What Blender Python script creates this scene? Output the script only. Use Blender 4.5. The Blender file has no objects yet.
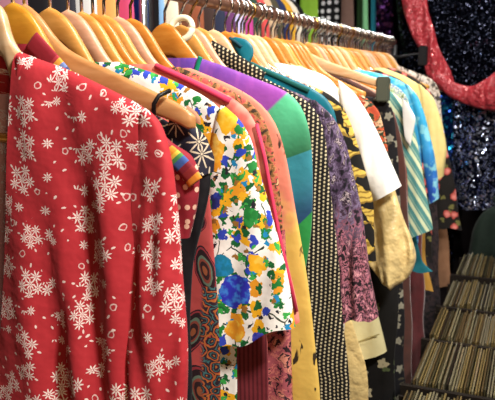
import bpy, bmesh, math, random
from mathutils import Vector, noise
random.seed(7)
S = bpy.context.scene
COL = S.collection
PI = math.pi

# ------------------------------------------------------------------ camera
F = 687.0
EYE = Vector((0, 0, 1.55))
PHI = math.atan(126 / F)
TH = math.atan(292.5 * math.cos(PHI) / F)
fh = Vector((-math.sin(TH), math.cos(TH), 0))
RIGHT = Vector((math.cos(TH), math.sin(TH), 0))
FWD = fh * math.cos(PHI) + Vector((0, 0, -math.sin(PHI)))
UP = RIGHT.cross(FWD)
cd = bpy.data.cameras.new('camera'); cam = bpy.data.objects.new('camera', cd); COL.objects.link(cam)
cam.location = EYE
cam.rotation_euler = FWD.to_track_quat('-Z', 'Y').to_euler()
cd.sensor_width = 36; cd.lens = 36 * F / 495; cd.clip_start = .02
cd.dof.use_dof = True; cd.dof.focus_distance = .95; cd.dof.aperture_fstop = 13
S.camera = cam

def ray(px, py): return FWD * F + RIGHT * (px - 247.5) + UP * (200 - py)
def W(px, py, Y):                       # photo point on the plane of one hanger -> (x, z)
    d = ray(px, py); t = Y / d.y
    return (d.x * t, EYE.z + d.z * t)
def WZ(px, py, z):
    d = ray(px, py); t = (z - EYE.z) / d.z
    return (d.x * t, d.y * t)

XR = -.58            # the rail
ZR = 1.684
ZH = 1.634           # top of the hangers

# ------------------------------------------------------------------ node helper
def lin(c):
    if isinstance(c, str):
        c = c.lstrip('#'); c = [int(c[i:i + 2], 16) / 255 for i in (0, 2, 4)]
    return tuple((v / 12.92 if v <= .04045 else ((v + .055) / 1.055) ** 2.4) for v in c) + (1,)

class V:
    def __init__(s, g, sock): s.g = g; s.s = sock
    def __add__(s, o): return s.g.m('ADD', s, o)
    def __radd__(s, o): return s.g.m('ADD', o, s)
    def __sub__(s, o): return s.g.m('SUBTRACT', s, o)
    def __rsub__(s, o): return s.g.m('SUBTRACT', o, s)
    def __mul__(s, o): return s.g.m('MULTIPLY', s, o)
    def __rmul__(s, o): return s.g.m('MULTIPLY', o, s)
    def __truediv__(s, o): return s.g.m('DIVIDE', s, o)
    def __lt__(s, o): return s.g.m('LESS_THAN', s, o)
    def __gt__(s, o): return s.g.m('GREATER_THAN', s, o)
    def __neg__(s): return s.g.m('MULTIPLY', s, -1)

class G:
    def __init__(s, name):
        s.mat = bpy.data.materials.new(name); s.mat.use_nodes = True
        s.t = s.mat.node_tree; s.bsdf = s.t.nodes['Principled BSDF']; s._uv = None
    def n(s, ty): return s.t.nodes.new(ty)
    def put(s, inp, v):
        if isinstance(v, V): s.t.links.new(v.s, inp)
        elif isinstance(v, str): inp.default_value = lin(v)
        else:
            try: inp.default_value = v
            except Exception: inp.default_value = tuple(v)[:3]
    def m(s, op, a, b=0.0):
        n = s.n('ShaderNodeMath'); n.operation = op
        s.put(n.inputs[0], a); s.put(n.inputs[1], b)
        return V(s, n.outputs[0])
    def f(s, op, a): return s.m(op, a)
    def uv(s):
        if s._uv is None:
            n = s.n('ShaderNodeUVMap'); n.uv_map = 'UVMap'
            x = s.n('ShaderNodeSeparateXYZ'); s.t.links.new(n.outputs[0], x.inputs[0])
            s._uv = (V(s, x.outputs[0]), V(s, x.outputs[1]))
        return s._uv
    def obj(s):
        n = s.n('ShaderNodeTexCoord')
        x = s.n('ShaderNodeSeparateXYZ'); s.t.links.new(n.outputs['Object'], x.inputs[0])
        return tuple(V(s, o) for o in x.outputs)
    def vec(s, x, y, z=0.0):
        n = s.n('ShaderNodeCombineXYZ')
        for i, q in enumerate((x, y, z)): s.put(n.inputs[i], q)
        return V(s, n.outputs[0])
    def sep(s, v):
        x = s.n('ShaderNodeSeparateXYZ'); s.t.links.new(v.s, x.inputs[0])
        return tuple(V(s, o) for o in x.outputs)
    def vor(s, vec, scale, rnd=1.0, feat='F1'):
        n = s.n('ShaderNodeTexVoronoi'); n.voronoi_dimensions = '2D'; n.feature = feat
        s.put(n.inputs['Vector'], vec); n.inputs['Scale'].default_value = scale
        n.inputs['Randomness'].default_value = rnd
        return tuple(V(s, n.outputs[k]) if k in n.outputs else None for k in ('Distance', 'Color', 'Position'))
    def noise(s, vec, scale, det=2.0, rough=.5):
        n = s.n('ShaderNodeTexNoise'); s.put(n.inputs['Vector'], vec)
        n.inputs['Scale'].default_value = scale; n.inputs['Detail'].default_value = det
        n.inputs['Roughness'].default_value = rough
        return V(s, n.outputs['Fac']), V(s, n.outputs['Color'])
    def mix(s, f, a, b):
        n = s.n('ShaderNodeMix'); n.data_type = 'RGBA'
        s.put(n.inputs['Factor'], f); s.put(n.inputs['A'] if False else n.inputs[6], a); s.put(n.inputs[7], b)
        return V(s, n.outputs[2])
    def step(s, x, a, b):
        n = s.n('ShaderNodeMapRange'); n.interpolation_type = 'SMOOTHSTEP'
        s.put(n.inputs[0], x); s.put(n.inputs[1], a); s.put(n.inputs[2], b)
        return V(s, n.outputs[0])
    def ramp(s, x, stops, const=True):
        n = s.n('ShaderNodeValToRGB'); r = n.color_ramp
        r.interpolation = 'CONSTANT' if const else 'LINEAR'
        while len(r.elements) < len(stops): r.elements.new(.5)
        for e, (p, c) in zip(r.elements, stops): e.position = p; e.color = lin(c)
        s.put(n.inputs[0], x)
        return V(s, n.outputs[0])
    def warp(s, p, scale, amt):           # p = (u, v) -> distorted (u, v)
        _, c = s.noise(s.vec(*p), scale, 3)
        x, y, _z = s.sep(c)
        return (p[0] + (x - .5) * amt, p[1] + (y - .5) * amt)
    def blobs(s, p, scale, thr, lo, hi, wscale=60, wamt=.02, off=(0, 0)):
        q = s.warp((p[0] + off[0], p[1] + off[1]), wscale, wamt * 1.5)
        d, c, _ = s.vor(s.vec(*q), scale, .7)
        r = s.sep(c)[0]
        return (d < thr) * (r > lo) * (r < hi)
    def daisy(s, p, scale, R, n=4, wid=.17, off=(0, 0), rnd=.9, hole=.22):
        """petal mask and position of the flower the point belongs to"""
        q = (p[0] + off[0], p[1] + off[1])
        d, c, pos = s.vor(s.vec(*q), scale, rnd)
        X, Y, _ = s.sep(pos)
        dx, dy = q[0] - X, q[1] - Y
        r = s.f('SQRT', dx * dx + dy * dy)
        th = s.m('ARCTAN2', dy, dx) + s.sep(c)[1] * 6.0
        lat = r * s.f('ABSOLUTE', s.f('SINE', th * n)) / n
        tt = s.m('DIVIDE', r, R)
        w = s.f('SQRT', s.m('MAXIMUM', (tt - hole) * (1.02 - tt) * 4.0, 0.0)) * (wid * R)
        pet = (lat < w) * (tt < 1.0) * (tt > hole)
        cen = tt < hole * .75
        return s.m('MAXIMUM', pet, cen), pos, r, c
    def ell(s, p, cx, cy, rx, ry, rot=0):
        dx, dy = p[0] - cx, p[1] - cy
        c, q = math.cos(rot), math.sin(rot)
        a = (dx * c + dy * q) / rx; b = (dy * c - dx * q) / ry
        return s.f('SQRT', a * a + b * b)

def mat(name, fn, rough=.75, sheen=.04, metal=0.0, wr=.25, wrs=22, spec=.3, back=None):
    g = G(name)
    col = fn(g) if callable(fn) else fn
    if back:
        n = g.n('ShaderNodeNewGeometry')
        col = g.mix(V(g, n.outputs['Backfacing']), col, back(g) if callable(back) else back)
    g.put(g.bsdf.inputs['Base Color'], col)
    b = g.bsdf.inputs
    b['Roughness'].default_value = rough; b['Metallic'].default_value = metal
    b['Sheen Weight'].default_value = sheen; b['Sheen Roughness'].default_value = .5
    b['Specular IOR Level'].default_value = spec
    if wr:
        n = g.n('ShaderNodeTexCoord'); h, _ = g.noise(V(g, n.outputs['Object']), wrs, 3)
        bp = g.n('ShaderNodeBump'); bp.inputs['Strength'].default_value = wr; bp.inputs['Distance'].default_value = .012
        g.put(bp.inputs['Height'], h); g.t.links.new(bp.outputs[0], b['Normal'])
    return g.mat

# ------------------------------------------------------------------ fabric prints
def bunches(g):
    p = g.warp(g.uv(), 30, .006)
    d, c, pos = g.vor(g.vec(*p), 26, .6)
    r1, r2, r3 = g.sep(c)
    X, Y, _ = g.sep(pos)
    dx, dy = (p[0] - X) * (r1 * .38 + .72), (p[1] - Y) * (r2 * .34 + .7)
    def flower(x, y, R, n=4, wid=.15, hole=.2, rot=0.0):
        r = g.f('SQRT', x * x + y * y); th = g.m('ARCTAN2', y, x) + rot
        lat = r * g.f('ABSOLUTE', g.f('SINE', th * n)) / n
        t = r / R
        w = g.f('SQRT', g.m('MAXIMUM', (t - hole) * (1.02 - t) * 4.0, 0.0)) * (wid * R)
        return g.m('MAXIMUM', (lat < w) * (t < 1.0) * (t > hole), t < hole * .7)
    r = g.f('SQRT', dx * dx + dy * dy); th = g.m('ARCTAN2', dy, dx) + r3 * 6.28 + 10.0
    def ring(N, R0):
        t = th * (N / 6.2832)
        a = (g.f('FRACT', t) - .5) * (6.2832 / N)
        return r * g.f('COSINE', a) - R0, r * g.f('SINE', a), g.f('FLOOR', t)
    x, y, k = ring(5, .0096)
    keep = g.f('SINE', k * 12.9 + r1 * 70.0) > -.35
    m = g.m('MAXIMUM', flower(x, y, .0062, wid=.125, rot=k * 1.3) * keep, flower(dx, dy, .0052, wid=.125))
    x2, y2, k2 = ring(9, .0178)
    keep2 = g.f('SINE', k2 * 7.7 + r2 * 50.0) > .1
    leaf = (g.f('SQRT', x2 * x2 + y2 * y2 * 4.0) < .0021) * keep2
    q = g.warp(g.uv(), 120, .006)
    d3, c3, pos3 = g.vor(g.vec(q[0] + .7, q[1] + .3), 34, .8)
    bud = (d3 > .095) * (d3 < .135)
    d4, _, _ = g.vor(g.vec(g.sep(pos3)[0] - .7, g.sep(pos3)[1] - .3), 26, .6)
    return g.m('MAXIMUM', g.m('MAXIMUM', m, leaf * .85), bud * (d4 > .5) * (g.sep(c3)[0] > .3) * .7)
def p_red(g):
    n, _ = g.noise(g.vec(*g.uv()), 30, 2)
    return g.mix(bunches(g), g.mix(n, '#ae252e', '#c03239'), '#fbe9df')
def p_red_back(g):
    p = g.uv(); m = bunches(g)
    return g.mix(p[1] > W(8, 94, .64)[1], g.mix(m, '#d8a4ac', '#e6d8e4'), g.mix(m, '#b0262f', '#fbe9df'))

def p_maroon_dots(g):
    p = g.uv()
    d, c, _ = g.vor(g.vec(*p), 85, .6)
    return g.mix((d < .26) * (g.sep(c)[0] > .45), '#8e1f2c', '#e8b9a0')
STR = [(0, '#b9742c'), (.12, '#d99a3a'), (.24, '#7a2a30'), (.34, '#6a86b4'), (.48, '#3d5488'), (.56, '#d8b840'),
       (.66, '#e08c2c'), (.74, '#3d8a4a'), (.86, '#7c1f2c')]
def p_band(g):
    n = g.n('ShaderNodeAttribute'); n.attribute_name = 'along'
    return g.ramp(V(g, n.outputs['Fac']), STR)
def p_navy(g):
    p = g.uv()
    m, pos, r, c = g.daisy(g.warp(p, 40, .006), 34, .018, 4.5, .055, hole=.1)
    return g.mix(m, '#1b1a2c', '#cdbca0')
def p_paisley(g):
    p = g.uv()
    x0, z0 = W(204, 262, .735)
    q = g.warp(p, 40, .008)
    col = g.mix(g.noise(g.vec(*p), 25)[0], '#a23c3c', '#b64a46')
    for (px, py, rx, ry, rot) in ((208, 270, .013, .032, .25), (201, 220, .010, .014, 0), (198, 330, .014, .03, -.3), (205, 390, .02, .035, .2), (150, 300, .02, .034, .2)):
        cx, cz = W(px, py, .735)
        e = g.ell(q, cx, cz, rx, ry, rot)
        col = g.mix(e < 1.0, col, g.ramp(e, [(0, '#8a4a2c'), (.2, '#2c1518'), (.38, '#7c3a2e'), (.5, '#5a6a5a'), (.62, '#241016'), (.84, '#8a2c34'), (.93, '#23101a')]))
    xb = W(206, 340, .735)[0]
    band = g.step(p[0], xb - .004, xb + .004)
    d, c, _ = g.vor(g.vec(*g.warp(p, 50, .02)), 60)
    bc = g.ramp(g.f('FRACT', d * 2.4), [(0, '#b4662c'), (.2, '#32202a'), (.55, '#3c6a6c'), (.72, '#241a20'), (.9, '#a8403a')])
    low = p[1] < W(204, 285, .735)[1]
    return g.mix(band * low, col, bc)

def floral(g, base, dim=1):
    p = g.uv()
    col = base
    # drawn twigs
    q = g.warp(p, 16, .05)
    d, c, _ = g.vor(g.vec(*q), 34, 1, 'DISTANCE_TO_EDGE')
    nz, _ = g.noise(g.vec(*p), 40)
    col = g.mix((d < .03) * (nz > .52), col, '#2c3a2a')
    lay = [(30, .42, .0, .46, '#f2b21c', .0, 60, .026), (27, .34, .3, .56, '#e89a22', .37, 70, .022),
           (40, .36, .34, .72, '#1f7d34', .91, 90, .022), (48, .32, .0, .42, '#12612e', 1.7, 95, .016),
           (38, .32, .56, .82, '#2f45b8', 2.3, 90, .018), (50, .26, .8, 1.0, '#1c8ac0', 3.1, 95, .015),
           (56, .25, .42, .62, '#9a6a2c', 4.2, 100, .012), (60, .23, .3, .5, '#23202a', 5.2, 110, .014),
           (50, .27, .62, .92, '#3aa848', 6.1, 95, .016)]
    for sc, thr, lo, hi, cc, off, ws, wa in lay:
        col = g.mix(g.blobs(p, sc * 1.22, thr * .93, lo, hi, ws * 1.2, wa * .9, (off, off * .7)), col, cc)
    return col
def p_white_floral(g):
    p = g.uv()
    col = floral(g, '#f7f3ea')
    q = g.warp(p, 55, .022)
    for (px, py, r, c1, c2) in ((240, 288, .022, '#2a2fb4', '#3b7fd8'), (228, 262, .013, '#147a9c', '#1c8ac0'),
                            (262, 262, .012, '#f2b21c', '#f6c84a'), (240, 326, .013, '#e89a22', '#f2c040'),
                            (268, 333, .010, '#2a34a8', '#4a4fc8'), (228, 120, .014, '#f2b21c', '#eec23c'), (212, 148, .02, '#e9a82c', '#f3c85a'),
                            (255, 215, .011, '#1f7d34', '#2f9a44'), (218, 200, .010, '#242c7c', '#2f45b8')):
        x, z = W(px, py, .765)
        e = g.ell(q, x, z, r, r)
        n, _ = g.noise(g.vec(*p), 90)
        col = g.mix(e < 1.0, col, g.mix(g.step(n, .45, .62), c1, c2))
    return col
def p_coral(g):
    p = g.uv()
    n, _ = g.noise(g.vec(*p), 40)
    return g.mix(g.step(n, .4, .62), '#d9675c', '#e58a78')
def p_brown_floral(g):
    p = g.uv(); q = g.warp(p, 60, .02)
    n, _ = g.noise(g.vec(*q), 75, 3)
    return g.ramp(n, [(0, '#3a2a1c'), (.4, '#7c5a30'), (.47, '#b8784e'), (.53, '#b8524a'), (.6, '#4c4424'), (.66, '#d8a878')])
def p_pink_floral(g):
    p = g.uv(); q = g.warp(p, 60, .03)
    n, _ = g.noise(g.vec(*q), 60, 3)
    return g.ramp(n, [(0, '#2c1a20'), (.42, '#a4525a'), (.5, '#c8746c'), (.56, '#38202a'), (.62, '#d88a76')])
def p_yellow_brush(g):
    p = g.uv()
    q = (p[0] * 1.9, p[1] * .8)
    n1, _ = g.noise(g.vec(*g.warp(p, 20, .03)), 15, 2)
    z1 = W(300, 232, .85)[1]
    top = g.step(p[1] + (n1 - .5) * .25, z1 - .02, z1 + .03)
    col = g.mix(top, '#dfb95a', '#e0846c')
    n2, _ = g.noise(g.vec(*g.warp((p[0] * 1.6, p[1] * .7), 30, .03)), 34, 2)
    return g.mix(g.step(n2, .62, .66), col, '#33281c')
def p_purple(g):
    p = g.uv()
    Y = 1.03
    def side(a, b):     # >0 on the upper-left side of the seam through two photo points
        (x0, z0), (x1, z1) = W(*a, Y), W(*b, Y)
        nx, nz = -(z1 - z0), (x1 - x0); l = math.hypot(nx, nz)
        return (p[0] - x0) * (nx / l) + (p[1] - z0) * (nz / l)
    n, _ = g.noise(g.vec(p[0] * 3, p[1]), 22, 3)
    purple = g.mix(g.step(n, .35, .65), '#5c2a8c', '#8a3a9c')
    s0 = side((200, 104), (255, 72))
    purple = g.mix(g.step(s0, -.05, .06), '#93409f', '#5b2f92')
    purple = g.mix(g.step(n, .4, .7) * .4, purple, '#a34aa8')
    green = g.mix(g.step(side((270, 125), (312, 107)), -.085, .02), '#0a4f28', '#4fb683')
    teal = g.mix(g.step(side((270, 210), (314, 195)), -.04, .05), '#0f3860', '#2a8290')
    low = g.mix(n, '#157a34', '#1e8c3c')
    col = g.mix(g.step(side((255, 170), (314, 149)), -.001, .001), teal, green)
    col = g.mix(g.step(side((262, 262), (314, 212)), -.001, .001), low, col)
    a = side((262, 120), (296, 86))
    return g.mix(g.step(a, -.003, .003), col, purple)
def p_dots(g):
    p = g.uv()
    cu, cv = .0080, .0068
    a = p[0] / cu
    fu = g.f('FRACT', a) - .5
    odd = g.f('FRACT', g.f('FLOOR', a) * .5)
    fv = g.f('FRACT', p[1] / cv + odd) - .5
    e = g.f('SQRT', (fu * fu) * 1.7 + (fv * fv) * .9)
    n, _ = g.noise(g.vec(*p), 60)
    return g.mix(e < .30, '#120e0d', g.mix(n, '#b8a478', '#dccfae'))
def p_mauve(g):
    p = g.uv(); q = g.warp((p[0] * 1.2, p[1] * .8), 40, .03)
    n, _ = g.noise(g.vec(*q), 58, 4, .6)
    up = g.ramp(n, [(0, '#1a141e'), (.42, '#4a3850'), (.5, '#7a6884'), (.54, '#382636'), (.6, '#b9a6a8'), (.63, '#241a28')])
    lo = g.ramp(n, [(0, '#1c1016'), (.43, '#b06a78'), (.49, '#241418'), (.54, '#8a5464'), (.6, '#d8949a'), (.66, '#241418')])
    z = W(350, 225, 1.22)[1]
    return g.mix(g.step(p[1] + (n - .5) * .2, z - .05, z + .05), lo, up)
def p_black_yellow(g):
    p = g.uv()
    a = p[0] * 26 + p[1] * 13
    b = p[1] * 24 - p[0] * 9
    q = g.warp((a * .8, b * .8), 1.1, 1.1)
    t = g.f('FRACT', q[0]) + g.f('FRACT', q[1])
    m = (t > 1.0)
    l = g.m('LESS_THAN', g.f('FRACT', q[1] * 4.0), .35)
    return g.mix(m, g.mix(l * .9, '#d9b650', '#8a6a28'), '#14110e')
def p_black_cream(sc=30, cc='#c9bfa4', base='#14110f', c2='#7a8a5a'):
    def fn(g):
        p = g.uv()
        m, pos, r, c = g.daisy(g.warp(p, 40, .012), sc, .36 / sc, 2.5, .3, hole=.1)
        x = g.sep(c)[0]
        col = g.mix(m * (x > .35), base, cc)
        return g.mix(g.blobs(p, sc * 1.4, .2, .5, .8, 60, .02, (.4, .9)), col, c2)
    return fn
def p_stripes(ca, cb, per, slope, cc=None):
    def fn(g):
        p = g.uv()
        t = g.f('FRACT', (p[0] + p[1] * slope) / per)
        st = [(0, ca), (.45, cb)]
        if cc: st = [(0, ca), (.36, cb), (.5, cc), (.6, cb)]
        return g.ramp(t, st)
    return fn
def p_blue(g):
    p = g.uv()
    n, _ = g.noise(g.vec(*g.warp(p, 20, .04)), 30, 3)
    z = W(430, 150, 2.05)[1]
    c = g.mix(g.step(p[1], z - .15, z + .1), '#2d55b8', '#38a8d6')
    return g.mix(g.step(n, .5, .6) * .8, c, '#8fd6e0')
def p_multi(cols, sc=50):
    def fn(g):
        p = g.uv(); q = g.warp(p, sc, .03)
        n, _ = g.noise(g.vec(*q), sc, 3)
        k = len(cols)
        return g.ramp(n, [(0 if i == 0 else .36 + .3 * i / k, c) for i, c in enumerate(cols)])
    return fn
def p_plain(c, c2=None, sc=40):
    def fn(g):
        n, _ = g.noise(g.vec(*g.uv()), sc, 3)
        return g.mix(n, c, c2 or c)
    return fn
def p_rose(g):
    p = g.uv(); q = g.warp(p, 50, .02)
    d, c, _ = g.vor(g.vec(*q), 26)
    x = g.sep(c)[0]
    col = g.mix(g.blobs(p, 34, .3, .2, .6, 60, .02, (.3, .8)), '#17120f', '#6e6a38')
    return g.mix((d < .36) * (x > .3), col, g.mix(g.step(d, .1, .34), '#e0867c', '#b4483e'))

# ------------------------------------------------------------------ object helpers
def link(name, me, m, parent=None):
    o = bpy.data.objects.new(name, me); COL.objects.link(o)
    if m: me.materials.append(m)
    if parent:
        o.parent = parent
        off = parent.matrix_world.translation if parent.parent is None else None
        base = parent
        loc = Vector((0, 0, 0))
        while base: loc += base.location; base = base.parent
        me.transform(__import__('mathutils').Matrix.Translation(-loc))
    return o
def thing(name, label, cat, loc, group=None):
    o = bpy.data.objects.new(name, None); COL.objects.link(o); o.location = loc; o.empty_display_size = .05
    o['label'] = label; o['category'] = cat
    if group: o['group'] = group
    return o
def tag(o, label, cat, group=None):
    o['label'] = label; o['category'] = cat
    if group: o['group'] = group
    return o
def recenter(o):
    """put a one-mesh thing's origin at its base"""
    vs = [v.co for v in o.data.vertices]
    c = Vector((sum(v.x for v in vs) / len(vs), sum(v.y for v in vs) / len(vs), min(v.z for v in vs)))
    o.data.transform(__import__('mathutils').Matrix.Translation(-c)); o.location = c
    return o
def struct(name, bm, m):
    me = bpy.data.meshes.new(name); bm.to_mesh(me); bm.free()
    o = link(name, me, m); o['kind'] = 'structure'; return o
def box(bm, x0, x1, y0, y1, z0, z1):
    v = [bm.verts.new(q) for q in ((x0, y0, z0), (x1, y0, z0), (x1, y1, z0), (x0, y1, z0), (x0, y0, z1), (x1, y0, z1), (x1, y1, z1), (x0, y1, z1))]
    for f in ((3, 2, 1, 0), (4, 5, 6, 7), (0, 1, 5, 4), (1, 2, 6, 5), (2, 3, 7, 6), (3, 0, 4, 7)): bm.faces.new([v[i] for i in f])
def boxmesh(name, m, parent, *a, bevel=0):
    bm = bmesh.new(); box(bm, *a)
    if bevel: bmesh.ops.bevel(bm, geom=bm.edges[:], offset=bevel, segments=2, affect='EDGES')
    me = bpy.data.meshes.new(name); bm.to_mesh(me); bm.free()
    return link(name, me, m, parent)
def tube(name, m, parent, pts, r, n=8, cap=True):
    """tube along a list of points, r a number or a list"""
    pts = [Vector(p) for p in pts]
    rs = r if isinstance(r, (list, tuple)) else [r] * len(pts)
    bm = bmesh.new(); rings = []
    up = None
    for i, p in enumerate(pts):
        t = (pts[min(i + 1, len(pts) - 1)] - pts[max(i - 1, 0)]).normalized()
        if up is None:
            up = Vector((0, 0, 1)) if abs(t.z) < .9 else Vector((0, 1, 0))
        a = t.cross(up).normalized(); up = a.cross(t).normalized()
        rings.append([bm.verts.new(p + (a * math.cos(2 * PI * k / n) + up * math.sin(2 * PI * k / n)) * rs[i]) for k in range(n)])
    for A, B in zip(rings, rings[1:]):
        for k in range(n): bm.faces.new((A[k], A[(k + 1) % n], B[(k + 1) % n], B[k]))
    if cap: bm.faces.new(rings[0][::-1]); bm.faces.new(rings[-1])
    bmesh.ops.recalc_face_normals(bm, faces=bm.faces[:])
    for f in bm.faces: f.smooth = True
    me = bpy.data.meshes.new(name); bm.to_mesh(me); bm.free()
    return link(name, me, m, parent)

def resample(pl, n):
    L = [0]
    for a, b in zip(pl, pl[1:]): L.append(L[-1] + math.hypot(b[0] - a[0], b[1] - a[1]))
    out = []
    j = 0
    for i in range(n):
        t = L[-1] * i / (n - 1)
        while j < len(L) - 2 and L[j + 1] < t: j += 1
        q = 0 if L[j + 1] == L[j] else (t - L[j]) / (L[j + 1] - L[j])
        out.append((pl[j][0] + (pl[j + 1][0] - pl[j][0]) * q, pl[j][1] + (pl[j + 1][1] - pl[j][1]) * q))
    return out
def smooth(pl, it=3):
    for _ in range(it):
        pl = [pl[0]] + [((a[0] + 2 * b[0] + c[0]) / 4, (a[1] + 2 * b[1] + c[1]) / 4) for a, b, c in zip(pl, pl[1:], pl[2:])] + [pl[-1]]
    return pl

def cloth(name, m, parent, Lp, Rp, Y, h0=.011, h1=.016, n=56, w=36, amp=.006, lam=.045, seed=0, sm=3, cut=None, p=2.3, hang=1.0, endcap=False, wav=0.0, yb=0.0, cusp=.45):
    """A hanging cloth tube: rings run from the left line to the right line, front and back with folds of their own."""
    L = smooth(resample(Lp, n), sm); R = smooth(resample(Rp, n), sm)
    rnd = random.Random(seed * 31 + 5)
    waves = [[(rnd.uniform(.6, 1.5) / lam, rnd.uniform(0, 6.28), rnd.uniform(-.8, .8), rnd.uniform(.4, 1)) for _ in range(4)] for _ in (0, 1)]
    me = bpy.data.meshes.new(name); bm = bmesh.new(); uvl = bm.loops.layers.uv.new('UVMap')
    rings = []; us = []
    for i in range(n):
        v = i / (n - 1)
        (xl, zl), (xr_, zr_) = L[i], R[i]
        wd = math.hypot(xr_ - xl, zr_ - zl)
        hh = min(h0 + (h1 - h0) * v, wd * .5 + .001)
        a = amp * min(1, v * 1.6) ** .8
        pts = []
        for side in (0, 1):
            for k in range(w):
                c = .5 - .5 * math.cos(PI * k / w)
                if side: c = 1 - c
                prof = max(0, 1 - abs(2 * c - 1) ** p) ** (1 / p)
                x = xl + (xr_ - xl) * c; z = zl + (zr_ - zl) * c
                s = 0
                for fr, ph, dr, am in waves[side]:
                    s += am * math.sin(fr * (x + .025 * math.sin(z * 6 + ph)) * 6.28 + ph + dr * z * 9)
                s = s / 2.0
                if cusp: s = s * (1 - cusp) + cusp * (2.2 * abs(math.sin(3.14 / (lam * 1.6) * (x + .02 * math.sin(z * 5 + seed) + .05 * noise.noise((z * 3, seed + side, 1))) + seed)) - 1.3)
                s = math.copysign(abs(s) ** .85, s)
                nz = noise.noise((x * 14, z * 9, seed * 7.3 + side)) * .5
                d = a * (s + nz) * min(1, prof * 1.4)
                y = Y + yb * v + (1 if side else -1) * (hh * prof) - d
                zz = z + wav * math.sin(x * 90 + seed) * v * v
                ex = a * .5 * math.sin(z * 28 + seed) * v * (1 if c > .5 else -1) * abs(2 * c - 1)
                pts.append(Vector((x + ex, y, zz)))
        cum = [0]
        for q0, q1 in zip(pts, pts[1:]): cum.append(cum[-1] + (q1 - q0).length)
        cum.append(cum[-1] + (pts[0] - pts[-1]).length)
        mid = cum[w // 2]
        us.append([c - mid + (xl + xr_) / 2 for c in cum])
        rings.append([bm.verts.new(q) for q in pts])
    N = 2 * w
    for i in range(n - 1):
        for k in range(N):
            k2 = (k + 1) % N
            f = bm.faces.new((rings[i][k], rings[i][k2], rings[i + 1][k2], rings[i + 1][k]))
            f.smooth = True
            uvs = ((us[i][k], rings[i][k].co.z), (us[i][k + 1], rings[i][k2].co.z), (us[i + 1][k + 1], rings[i + 1][k2].co.z), (us[i + 1][k], rings[i + 1][k].co.z))
            for lp, q in zip(f.loops, uvs): lp[uvl].uv = q
    if endcap:
        bm.faces.new(rings[-1])
    bmesh.ops.remove_doubles(bm, verts=bm.verts[:], dist=1e-6)
    if cut:
        (ax, az), (bx, bz) = cut
        nrm = Vector((az - bz, 0, bx - ax)).normalized()
        if nrm.x < 0: nrm = -nrm
        bmesh.ops.bisect_plane(bm, geom=bm.verts[:] + bm.edges[:] + bm.faces[:], plane_co=(ax, Y, az), plane_no=nrm)
        kill = [f for f in bm.faces if f.calc_center_median().y < Y + yb * .2 - .0005 and (f.calc_center_median() - Vector((ax, Y, az))).dot(nrm) < 0 and f.calc_center_median().x > 2 * XR - ax - .02 and f.calc_center_median().z > bz]
        bmesh.ops.delete(bm, geom=kill, context='FACES')
    # front faces must look outwards
    for f in bm.faces: f.normal_update()
    bm.normal_update()
    fr = [f for f in bm.faces if f.calc_center_median().y < Y - .3 * h0]
    if fr and sum(f.normal.y * f.calc_area() for f in fr) > 0: bmesh.ops.reverse_faces(bm, faces=bm.faces[:])
    bm.to_mesh(me); bm.free()
    return link(name, me, m, parent)

def strip(name, m, parent, path, width, thick=.003, along=True, n=30, nor=(0, -1, 0)):
    """a sewn band: rounded ribbon along a 3-D path; width vector per point"""
    P = [Vector(p) for p in path]
    out = []
    tot = len(P) - 1
    for i in range(n):
        t = i / (n - 1) * tot; j = min(int(t), tot - 1)
        out.append(P[j].lerp(P[j + 1], t - j))
    for _ in range(2): out = [out[0]] + [(a + b * 2 + c) / 4 for a, b, c in zip(out, out[1:], out[2:])] + [out[-1]]
    bm = bmesh.new(); lay = bm.verts.layers.float.new('along'); uvl = bm.loops.layers.uv.new('UVMap')
    nor = Vector(nor); rings = []
    for i, c in enumerate(out):
        t = (out[min(i + 1, n - 1)] - out[max(i - 1, 0)]).normalized()
        s = t.cross(nor).normalized()
        wv = width[0] + (width[1] - width[0]) * i / (n - 1) if isinstance(width, tuple) else width
        ring = []
        for k in range(10):
            a = 2 * PI * k / 10
            v = bm.verts.new(c + s * math.copysign(abs(math.cos(a)) ** .7, math.cos(a)) * wv / 2 + nor * math.sin(a) * thick)
            v[lay] = i / (n - 1); ring.append(v)
        rings.append(ring)
    for i, (A, B) in enumerate(zip(rings, rings[1:])):
        for k in range(10):
            f = bm.faces.new((A[k], A[(k + 1) % 10], B[(k + 1) % 10], B[k])); f.smooth = True
            for lp in f.loops: lp[uvl].uv = (lp.vert.co.x, lp.vert.co.z)
    bm.faces.new(rings[0][::-1]); bm.faces.new(rings[-1])
    bmesh.ops.recalc_face_normals(bm, faces=bm.faces[:])
    me = bpy.data.meshes.new(name); bm.to_mesh(me); bm.free()
    return link(name, me, m, parent)

# ------------------------------------------------------------------ plain materials
def wood(name, a, b):
    def fn(g):
        x, y, z = g.obj()
        n, _ = g.noise(g.vec(x * .35, y * 3, z * 1.6), 55, 4)
        return g.mix(g.step(n, .3, .7), a, b)
    return mat(name, fn, rough=.32, sheen=0, wr=0, spec=.5)
M_WOOD = [wood('pale_beech', '#cfa272', '#e0bc92'), wood('honey_wood', '#bf8136', '#d69a50'), wood('orange_varnish', '#b4691f', '#cc8434'),
          wood('pinkish_beech', '#c48c68', '#d8a686'), wood('amber_wood', '#b97c20', '#d0942e'), wood('tan_wood', '#b57c48', '#c8935e')]
M_CHROME = mat('chrome', '#d9dde0', rough=.16, sheen=0, metal=1, wr=0)
M_BRASS = mat('brass', '#c9a45a', rough=.22, sheen=0, metal=1, wr=0)
M_RAIL = mat('copper_brown_rail', '#7c5644', rough=.3, sheen=0, metal=.5, wr=0)
M_BLACK = mat('black_plastic', '#141416', rough=.4, sheen=0, wr=0)
M_OLIVE = mat('olive_clip', '#4f5346', rough=.45, sheen=0, wr=0)
M_CREAMP = mat('cream_plastic', '#eadfbe', rough=.35, sheen=0, wr=0)

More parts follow.
